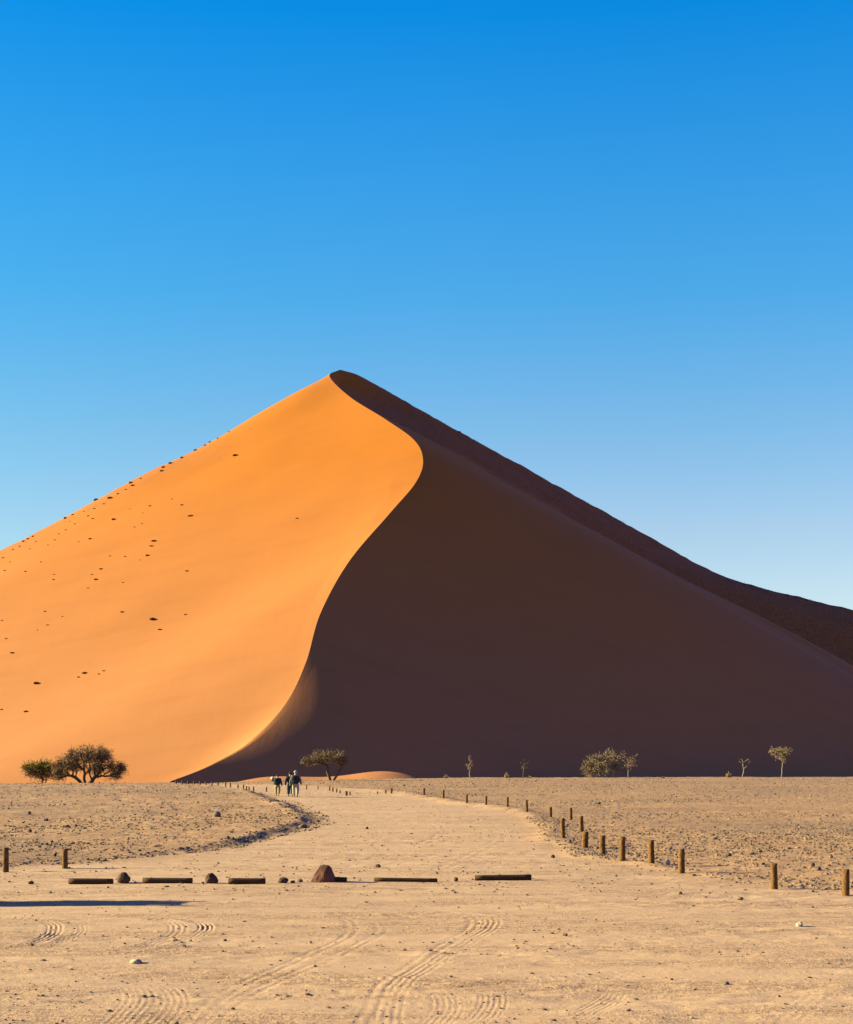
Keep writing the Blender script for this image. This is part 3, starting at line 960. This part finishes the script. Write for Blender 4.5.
tree('acacia_tree', 86, 784.5, [(70, 765, 16, 11), (92, 757, 17, 11), (114, 768, 9.5, 8), (88, 766, 22, 9), (76, 757, 10, 6), (104, 757, 8, 7), (62, 772, 8, 7), (120, 771, 4, 4), (60, 776, 7, 6), (114, 776, 8, 4), (98, 773, 8, 5)],
     [(83, 0), (87.5, .6), (85, -.5)], (M_BARK, M_LEAF_DARK), 'big spreading dark olive tree with several trunks at the foot of the sunlit slope', Y=160,
     ntgt=(64, 70, 34, 60, 26, 22, 26, 8, 20, 16, 14), per=22, rc=.36, ln=.48, wd=.045, rt=.017, rmax=.24, seed=21, expo=.5, shell=.35)
tree('acacia_tree', 43, 784.5, [(35, 769, 11, 8), (46, 767, 10, 9), (40, 774, 14, 6), (27, 768, 4, 4)],
     [(42, 0), (45, .4)], (M_BARK, M_LEAF_DARK), 'smaller rounded bushy tree with yellow green top at the far left', Y=162,
     ntgt=(44, 42, 44, 8), per=28, rc=.32, ln=.42, wd=.05, rt=.013, rmax=.14, shell=.3, seed=22, green=(1.85, M_LEAF_GREEN), expo=.45)
tree('acacia_tree', 329, 783.2, [(314, 763, 11, 4.5), (332, 760.5, 14, 5.5), (341, 765, 7, 5.5), (325, 758, 10, 3), (306, 764, 4, 2.5)],
     [(330.5, 0), (333.5, .3)], (M_BARK, M_LEAF_TAN), 'flat crowned dusty tan tree on two short trunks right of the walkers', Y=186,
     ntgt=(36, 52, 26, 14, 8), per=34, rc=.34, ln=.36, wd=.045, rt=.020, rmax=.27, seed=23, expo=.5)
tree('shrubby_tree', 606, 778.6, [(597, 764, 11, 8), (610, 762, 9, 9.5), (590, 771, 8, 6), (604, 771, 15, 6), (618, 768, 4, 5)],
     [(604, 0), (608, .4)], (M_BARKP, M_LEAF_PALE), 'dense rounded pale olive bushy tree on the plain before the shaded slope', Y=214,
     ntgt=(40, 36, 26, 34, 8), per=26, rc=.46, ln=.5, wd=.06, rt=.012, rmax=.14, seed=24)
tree('shrubby_tree', 628, 778.6, [(628, 764, 8, 8), (632, 760, 5, 8), (622, 758, 4, 7)], [(628, 0), (626, .3)], (M_BARKP, M_LEAF_TAN),
     'sparse twiggy tree leaning against the dense pale bushy one', Y=217, ntgt=(26, 12, 8), per=9, rc=.3, ln=.3, wd=.06, rt=.012, rmax=.1, seed=25)
tree('umbrella_tree', 781.5, 777.4, [(781, 751, 12, 1.6), (781, 754, 10, 2), (780, 758, 6, 2), (784, 762, 3, 2)], [(781.5, 0)], (M_BARKP, M_LEAF_PALE),
     'lone small tree with flat umbrella crown near the right edge', Y=226, ntgt=(46, 26, 10, 5), per=18, rc=.28, ln=.28, wd=.07, rt=.012, rmax=.13, seed=26)
tree('dead_tree', 742.5, 777.6, [(741, 762, 3, 6), (750, 760, 5, 2), (744, 768, 3, 4)], [(742.5, 0)], (M_BARKP, M_LEAF_TAN),
     'bare pale dead tree with a branch reaching right, left of the umbrella tree', Y=224, ntgt=(5, 3, 3), per=2, rc=.1, ln=.4, wd=.03, rt=.030, rmax=.13, seed=27)
tree('dry_sapling', 469.4, 779.8, [(469.4, 768, 4, 7), (469.4, 761, 1.6, 4)], [(469.4, 0)], (M_BARKP, M_DRY),
     'thin pale leafless sapling before the middle of the shaded slope', 'sapling', Y=212, ntgt=(20, 6), per=5, rc=.2, ln=.3, wd=.035, rt=.020, rmax=.09, seed=28, shell=.2)
tree('dry_sapling', 524, 779.6, [(524, 769, 3, 6), (526, 765, 2, 3)], [(523, 0)], (M_BARK, M_LEAF_TAN),
     'faint dark thin sapling between the pale sapling and the bushy trees', 'sapling', Y=216, ntgt=(9, 4), per=3, rc=.2, ln=.3, wd=.035, rt=.017, rmax=.07, seed=29, shell=.2)

def tuft(px, base, wpx, hpx, mat, label, Y, seed, n=150, name='dry_grass_tuft', group='dry tufts along the far edge of the plain'):
    rng = np.random.default_rng(seed)
    x, Yg, z = on_ground(px, base, Y)
    m = Yg / F
    a = rng.random(n) * 6.28; lean = rng.random(n) ** .7
    h = hpx * m * (.4 + .6 * rng.random(n)) * (1.1 - .6 * lean); rr = wpx * m * .5 * lean
    b0 = np.stack([rr * .25 * np.cos(a), rr * .25 * np.sin(a), np.full(n, -.05)], 1)
    tip = np.stack([rr * np.cos(a), rr * np.sin(a), h], 1)
    sd = np.stack([-np.sin(a), np.cos(a), a * 0], 1) * .035 * (m / .14)
    V = np.stack([b0 - sd, b0 + sd, tip], 1).reshape(-1, 3)
    o = mesh_np(name, V, np.arange(n * 3).reshape(n, 3), mat, attrs={'tone': np.repeat(rng.random(n), 3)})
    o.location = (x, Yg, z)
    return tag(o, label, 'grass tuft', group)
tuft(446, 779.8, 8, 5, M_DRY, 'low pale dry tuft left of the pale sapling', 212, 1)
tuft(506.5, 779.6, 7, 7, M_DRY, 'pale dry tuft between the two thin saplings', 214, 2)
tuft(529, 779.4, 10, 3, M_DRY, 'low spread tuft right of the faint dark sapling', 216, 3)
tuft(728.5, 777.8, 9, 7.5, M_DRY, 'reddish straw tuft left of the bare dead tree', 224, 4)
tuft(663, 778.5, 8, 2.4, M_DRY, 'very low tuft right of the sparse twiggy tree', 218, 5)
tuft(34, 785, 12, 3, M_LEAF_DARK, 'low dark twig tuft under the smaller left tree', 159, 6)

# shrubs on the dune
SHR = [  # px, py, width px ; 's' skyline of the sunlit side, 'f' sunlit face, 'r' shaded side
    (210, 441.5, 4, 's'), (205, 445.5, 4, 's'), (195.3, 450.5, 6, 's'), (182, 458, 5, 's'), (170.5, 463.4, 5, 's'), (163.5, 467.5, 5, 's'), (131, 483, 6, 's'), (96, 499.5, 7, 's'),
    (72.5, 515, 5, 's'), (65.5, 518.5, 5, 's'), (33, 536.5, 4, 's'), (28, 539, 4, 's'), (23.6, 541.5, 4.5, 's'), (229, 432, 3, 's'), (218, 438.5, 3, 's'),
    (235.7, 455.5, 8, 'f'), (161.5, 471, 6, 'f'), (133, 485.5, 7, 'f'), (126, 489.5, 4, 'f'), (110, 498, 8, 'f'), (95, 508.5, 5, 'f'), (88, 516, 4, 'f'), (93, 518.6, 4, 'f'),
    (114, 519.5, 7, 'f'), (150, 506, 4, 'f'), (182, 505, 5, 'f'), (190, 516, 9, 'f'), (154.3, 541, 8, 'f'), (151.5, 546, 6, 'f'), (147.7, 555.5, 6, 'f'), (142, 523.5, 3, 'f'),
    (134.5, 527, 3, 'f'), (90, 539, 5, 'f'), (55, 540, 3.4, 'f'), (79, 541.5, 3, 'f'), (101, 569, 6, 'f'), (92, 574.5, 3.4, 'f'), (96, 579.5, 6, 'f'), (88, 588, 3.6, 'f'),
    (54, 574.5, 3.4, 'f'), (53.5, 579.6, 4, 'f'), (25.6, 571.5, 4, 'f'), (5, 570.5, 5, 'f'), (41, 562, 3, 'f'), (110, 556, 3, 'f'), (125, 556.5, 3.4, 'f'), (187, 571, 6, 'f'),
    (122, 612, 6, 'f'), (62.4, 616.4, 3.4, 'f'), (45, 611.5, 4, 'f'), (123, 582.5, 3, 'f'), (152.5, 619.5, 9, 'f'), (160, 629.6, 6, 'f'), (185.5, 614.5, 5, 'f'), (47.6, 625, 4.4, 'f'),
    (37.6, 630, 3, 'f'), (2, 620.5, 4, 'f'), (6, 638.7, 3.4, 'f'), (12.5, 652.8, 6.5, 'f'), (84.7, 673, 9, 'f'), (104, 670.8, 5, 'f'), (99, 674, 4, 'f'), (79, 677, 5, 'f'), (36.8, 683.5, 9, 'f'),
    (26, 711.5, 7, 'f'), (1.6, 709.5, 4.6, 'f'), (297, 518.4, 4.5, 'f'), (3, 558, 4, 'f'), (13, 549.6, 4, 'f'), (20, 546.4, 4, 'f'), (36, 541.5, 3.5, 'f'), (66, 530, 4, 'f'), (59, 534, 3, 'f'),
    (75, 524, 3, 'f'), (104, 504, 4, 'f'), (118, 494, 4, 'f'), (141, 478.6, 4, 'f'), (48, 545, 3, 'f'), (30, 549, 3, 'f'), (10, 562, 3, 'f'), (70, 521.5, 3, 'f'), (84, 511.5, 3, 'f'), (140, 560, 3, 'f'), (172, 499, 3, 'f'), (130, 509, 2.6, 'f'), (143, 513, 2.6, 'f'),
    (459.5, 430.5, 5, 'r'), (786.4, 595.2, 7, 'r'), (743.7, 584.6, 4.5, 'r'), (806, 600.2, 5, 'r'), (752, 586.8, 3, 'r'), (466, 435.5, 3, 'r'), (474, 440, 3, 'r'), (762, 589.4, 3, 'r'), (778, 593, 3, 'r'),
    (797, 597.4, 3, 'r'), (818, 602.8, 3, 'r'), (830, 605.6, 3, 'r'), (842, 608.6, 3, 'r'), (727, 579, 3, 'r')]
def shrub_mesh(seed):
    rng = np.random.default_rng(seed)
    T = rng.normal(size=(46, 3)); T /= np.linalg.norm(T, axis=1)[:, None]; T[:, 2] = np.abs(T[:, 2])
    T *= (.35 + .6 * rng.random(46))[:, None]; T *= np.array([1, .9, .6])
    T[:, :2] += rng.normal(size=2) * .12
    V, Fs, tone = leaf_spray(T * .5, T / np.linalg.norm(T, axis=1)[:, None], 16, .16, .26, .10, rng)
    me_o = mesh_np('dune_shrub', V, Fs, M_DSHRUB, attrs={'tone': tone})
    me = me_o.data
    bpy.data.objects.remove(me_o)
    return me
SH = [shrub_mesh(400 + k) for k in range(6)]
def zone(px, py, kind):
    if kind == 's': return 'sunlit skyline ' + ('near the peak' if px > 150 else 'near the left frame edge' if px < 60 else 'midway down')
    if kind == 'r': return 'right skyline ' + ('near the peak' if px < 600 else 'near the right frame edge' if px > 780 else 'at the bend')
    v = 'upper' if py < 520 else 'middle' if py < 600 else 'lower'
    return v + ' sunlit slope ' + ('by the left frame edge' if px < 60 else 'nearer the crest' if px > 120 else 'straight above the trees')
cnt, tot = {}, {}
for a in SHR:
    zn = zone(a[0], a[1], a[3]); tot[zn] = tot.get(zn, 0) + 1
order = sorted(range(len(SHR)), key=lambda i: -SHR[i][0] if SHR[i][3] != 'r' else SHR[i][0])
for i in order:
    px_, py_, w_, k_ = SHR[i]
    p = on_dune(px_, py_)
    if p is None: continue
    zn = zone(px_, py_, k_)
    c = cnt.get(zn, 0); cnt[zn] = c + 1
    o = bpy.data.objects.new('dune_shrub', SH[i % 6]); COL.objects.link(o)
    wm = w_ * p.y / F * .56
    o.location = (p.x, p.y, p.z - .06 * wm)
    o.scale = (wm, wm, wm * (random.uniform(.8, 1.2) if k_ == 's' else random.uniform(.5, .8)))
    o.rotation_euler = (0, 0, random.random() * 6.28)
    size = 'large' if w_ >= 7 else 'mid-sized' if w_ >= 5 else 'tiny'
    tag(o, '%s %s shrub, counting %s from the crest' % (zn, ORD[c], 'rightward' if k_ == 'r' else 'leftward'), 'shrub', 'dark shrubs on the dune')

# tufts over the vegetated shaded slope (uncountable)
sel = np.argwhere((rough > .6) & (rowi < 14.0) & (coli > .02) & (X < 190))
pick = sel[RNG.integers(0, len(sel), 800)]
cs, fs_, tn = [], [], []
base_me = SH[0]
bv = np.empty(len(base_me.vertices) * 3, dtype=np.float32); base_me.vertices.foreach_get('co', bv); bv = bv.reshape(-1, 3)[:60]
k = 0
for a, b in pick:
    p = G[a, b] + np.array([RNG.normal() * .8, RNG.normal() * .8, 0])
    s_ = RNG.uniform(.4, 1.1)
    off = RNG.integers(0, 1)
    cs.append(bv[:60] * s_ * 1.1 + p); k += 1
cs = np.concatenate(cs)
o = mesh_np('desert_scrub', cs, np.arange(len(cs)).reshape(-1, 4), M_DSHRUB, attrs={'tone': RNG.random(len(cs))})
tag(o, 'fine dark scrub dotting the shaded slope below the right skyline', 'scrub', None, 'stuff')

# ------------------------------------------------------------------ people
M_SKIN = mat_simple('skin', (.36, .21, .14), (.30, .17, .11), 8)
M_BLACK = mat_simple('black_fabric', (.012, .012, .016), (.022, .022, .028), 20)
M_NAVY = mat_simple('navy_fabric', (.020, .028, .050), (.035, .042, .065), 20)
M_KHAKI = mat_simple('khaki_cloth', (.20, .165, .085), (.26, .22, .12), 20)
M_STONE = mat_simple('pale_trousers', (.22, .19, .15), (.30, .26, .21), 20)
M_WHITE = mat_simple('white_cloth', (.30, .28, .25), (.36, .34, .31), 20)
M_CAP = mat_simple('light_cap_cloth', (.19, .19, .20), (.25, .25, .26), 20)
M_GREY = mat_simple('grey_cloth', (.06, .062, .07), (.10, .102, .11), 20)
M_HAIR = mat_simple('dark_hair', (.02, .014, .01), (.035, .025, .018), 30)
M_SHOE = mat_simple('brown_boot', (.07, .045, .03), (.10, .065, .04), 30)

def skin_obj(name, verts, edges, radii, mat, parent, sub=2, root=0):
    me = bpy.data.meshes.new(name)
    me.from_pydata(verts, edges, [])
    o = bpy.data.objects.new(name, me); COL.objects.link(o)
    md = o.modifiers.new('skin', 'SKIN'); md.use_smooth_shade = True
    sv = me.skin_vertices[0].data if me.skin_vertices else None
    if sv is None:
        bpy.context.view_layer.objects.active = o
        me.skin_vertices_add() if hasattr(me, 'skin_vertices_add') else None
        sv = me.skin_vertices[0].data
    for i, r in enumerate(radii):
        sv[i].radius = (r, r) if isinstance(r, (int, float)) else r
        sv[i].use_root = (i == root)
    sb = o.modifiers.new('sub', 'SUBSURF'); sb.levels = sub; sb.render_levels = sub
    me.materials.append(mat)
    o.parent = parent
    return o

def person(px, base, hpx, label, cloth, step=.22, lhand=None, rhand=None, face=0.0, hat=None, pack=None, brim=True):
    x, Y, z = on_ground(px, base)
    H = hpx * Y / F
    k = H / 1.75
    root = empty('person', (x, Y, z), face)
    tag(root, label, 'person', 'three walkers on the track')
    root.scale = (k * 1.2, k * 1.15, k)
    # facing +Y (away).  L = -X side
    lh = lhand or (-.30, -.06, .78); rh = rhand or (.30, .10, .80)
    le = (-.27, -.07, 1.08) if lhand is None else ((-.42 + -.18) / 2 - .08, .02, 1.20)
    re = (.27, -.02, 1.08)
    V = [(0, 0, .95), (0, 0, 1.12), (0, .01, 1.30), (0, .01, 1.43), (0, .02, 1.52), (0, .03, 1.60), (0, .035, 1.69),          # pelvis..head
         (-.17, .0, 1.41), le, lh, (.17, .0, 1.41), re, rh,
         (-.09, 0, .90), (-.10, step * .55, .50), (-.10, step * .6, .09), (-.10, step * .6 + .14, .045),
         (.09, 0, .90), (.10, -step * .1, .49), (.10, -step, .13), (.10, -step + .12, .05)]
    E = [(0, 1), (1, 2), (2, 3), (3, 4), (4, 5), (5, 6), (3, 7), (7, 8), (8, 9), (3, 10), (10, 11), (11, 12),
         (0, 13), (13, 14), (14, 15), (15, 16), (0, 17), (17, 18), (18, 19), (19, 20)]
    Rr = [(.16, .12), (.135, .10), (.15, .11), (.11, .09), .055, (.075, .09), (.075, .09), .06, .043, .032, .06, .043, .032,
          .085, .058, .04, .035, .085, .058, .04, .035]
    skin_obj('body', V, E, Rr, M_SKIN, root)
    # shirt
    mid = lambda a, b, t: tuple(a[i] + (b[i] - a[i]) * t for i in range(3))
    SV = [V[0], V[1], V[2], V[3], mid(V[3], V[4], .3), V[7], V[8], mid(V[8], V[9], .75), V[10], V[11], mid(V[11], V[12], .75)]
    SE = [(0, 1), (1, 2), (2, 3), (3, 4), (3, 5), (5, 6), (6, 7), (3, 8), (8, 9), (9, 10)]
    SR = [(.20, .15), (.19, .14), (.21, .145), (.17, .12), .08, .10, .075, .06, .10, .075, .06]
    skin_obj('jacket', SV, SE, SR, cloth[0], root)
    TV = [(0, 0, 1.0), V[0], V[13], V[14], mid(V[14], V[15], .85), V[17], V[18], mid(V[18], V[19], .85)]
    skin_obj('trousers', TV, [(0, 1), (1, 2), (2, 3), (3, 4), (1, 5), (5, 6), (6, 7)], [(.18, .14), (.19, .145), .135, .105, .09, .135, .105, .09], cloth[1], root)
    for a, b in ((15, 16), (19, 20)):
        skin_obj('boot', [V[a], mid(V[a], V[b], .5), V[b]], [(0, 1), (1, 2)], [.052, .05, .044], M_SHOE, root)
    # head gear or hair
    hv = S2[0] * np.array([.098, .118, .105]); hv = hv[:, :] + np.array([0, .025, 1.67])
    hv[:, 2] = np.maximum(hv[:, 2], 1.635)
    if hat:
        mesh_np('cap', hv * np.array([1.05, 1.05, 1]) + np.array([0, 0, .015]), S2[1], hat, root, smooth=True)
        th = np.linspace(0, 2 * math.pi, 24, endpoint=False)
        bv_ = np.concatenate([np.stack([.19 * np.cos(th), .20 * np.sin(th) + .03, np.full(24, 1.655)], 1), np.stack([.19 * np.cos(th), .20 * np.sin(th) + .03, np.full(24, 1.668)], 1)])
        fs = [(i, (i + 1) % 24, 24 + (i + 1) % 24, 24 + i) for i in range(24)] + [tuple(range(23, -1, -1)), tuple(range(24, 48))]
        if brim: mesh_np('hat_brim', bv_, fs, hat, root)
    else:
        mesh_np('hair', hv, S2[1], M_HAIR, root, smooth=True)
    if pack:
        pv = S3[0].copy(); pv = np.sign(pv) * np.abs(pv) ** .55
        pv *= np.array([.225, .15, .29]); pv[:, 0] *= 1 - .2 * (pv[:, 2] > .1)
        bp = mesh_np('backpack', pv + np.array([0, -.27, 1.19]), S3[1], pack, root, smooth=True)
        pk = S2[0].copy(); pk = np.sign(pk) * np.abs(pk) ** .6
        mesh_np('pocket', pk * np.array([.12, .05, .10]) + np.array([0, -.42, 1.05]), S2[1], pack, bp, smooth=True)
        for sx in (-.10, .10):
            skin_obj('strap', [(sx, -.15, 1.40), (sx, -.02, 1.475), (sx, .12, 1.40), (sx * 1.2, .13, 1.2), (sx * 1.3, -.1, 1.02)], [(0, 1), (1, 2), (2, 3), (3, 4)], [.022] * 5, pack, bp, 1)
    return root

person(277.5, 796.4, 21.5, 'shorter walker in dark top and khaki trousers with pale cloth raised at left', (M_NAVY, M_KHAKI), .20,
       lhand=(-.34, .05, 1.48), pack=M_BLACK)
person(290.2, 797, 24.5, 'walker in dark navy clothes half hidden behind the tallest walker', (M_BLACK, M_NAVY), .18, face=.1)
person(295.6, 797.6, 26.6, 'tallest walker with large black backpack, light cap and pale trousers', (M_GREY, M_STONE), .24, hat=M_CAP, brim=False, pack=M_BLACK)
# white sun hat carried up beside the left walker's head
x_, Y_, z_ = on_ground(277.5, 796.4)
kk = 21.5 * Y_ / F / 1.75
th = np.linspace(0, 2 * math.pi, 20, endpoint=False)
prof_ = [(.02, .11), (.09, .10), (.11, .02), (.20, 0), (.205, -.012), (.10, -.01)]
hvv = np.array([(r * math.cos(t), r * math.sin(t), z) for r, z in prof_ for t in th]) * kk * .75
hf = [(a * 20 + i, a * 20 + (i + 1) % 20, (a + 1) * 20 + (i + 1) % 20, (a + 1) * 20 + i) for a in range(5) for i in range(20)] + [tuple(range(20))]
hat = mesh_np('sun_hat', hvv, hf, M_WHITE, smooth=True)
hat.location = (x_ - .42 * kk, Y_ + .04, z_ + 1.46 * kk)
hat.rotation_euler = (math.radians(70), math.radians(-25), 0)
tag(hat, 'white sun hat held up in the left hand of the shorter walker', 'hat')

# ------------------------------------------------------------------ timber board left of the frame, whose long shadow crosses the sand
xs, Ys, zs = on_ground(-10, 903)
bo = empty('timber_board', (-8.32, Ys, gz(-8.32, Ys)))
tag(bo, 'blank upright timber board on two posts left of the view, casting the long shadow', 'board')
def box(name, c, d, mat, parent):
    c = np.array(c); d = np.array(d) / 2
    v = np.array([(sx, sy, sz) for sx in (-1, 1) for sy in (-1, 1) for sz in (-1, 1)]) * d + c
    f = [(0, 1, 3, 2), (4, 6, 7, 5), (0, 4, 5, 1), (2, 3, 7, 6), (0, 2, 6, 4), (1, 5, 7, 3)]
    return mesh_np(name, v, f, mat, parent)
for sy in (-.42, .42): box('post', (0, sy, .74), (.09, .09, 1.7), M_POST, bo)
for q in range(8): box('plank', (.062, 0, .10 + q * .186), (.03, .98 - .05 * (q % 2) - (.25 if q == 7 else 0), .178), M_POST, bo)
print('objects', len(bpy.data.objects))
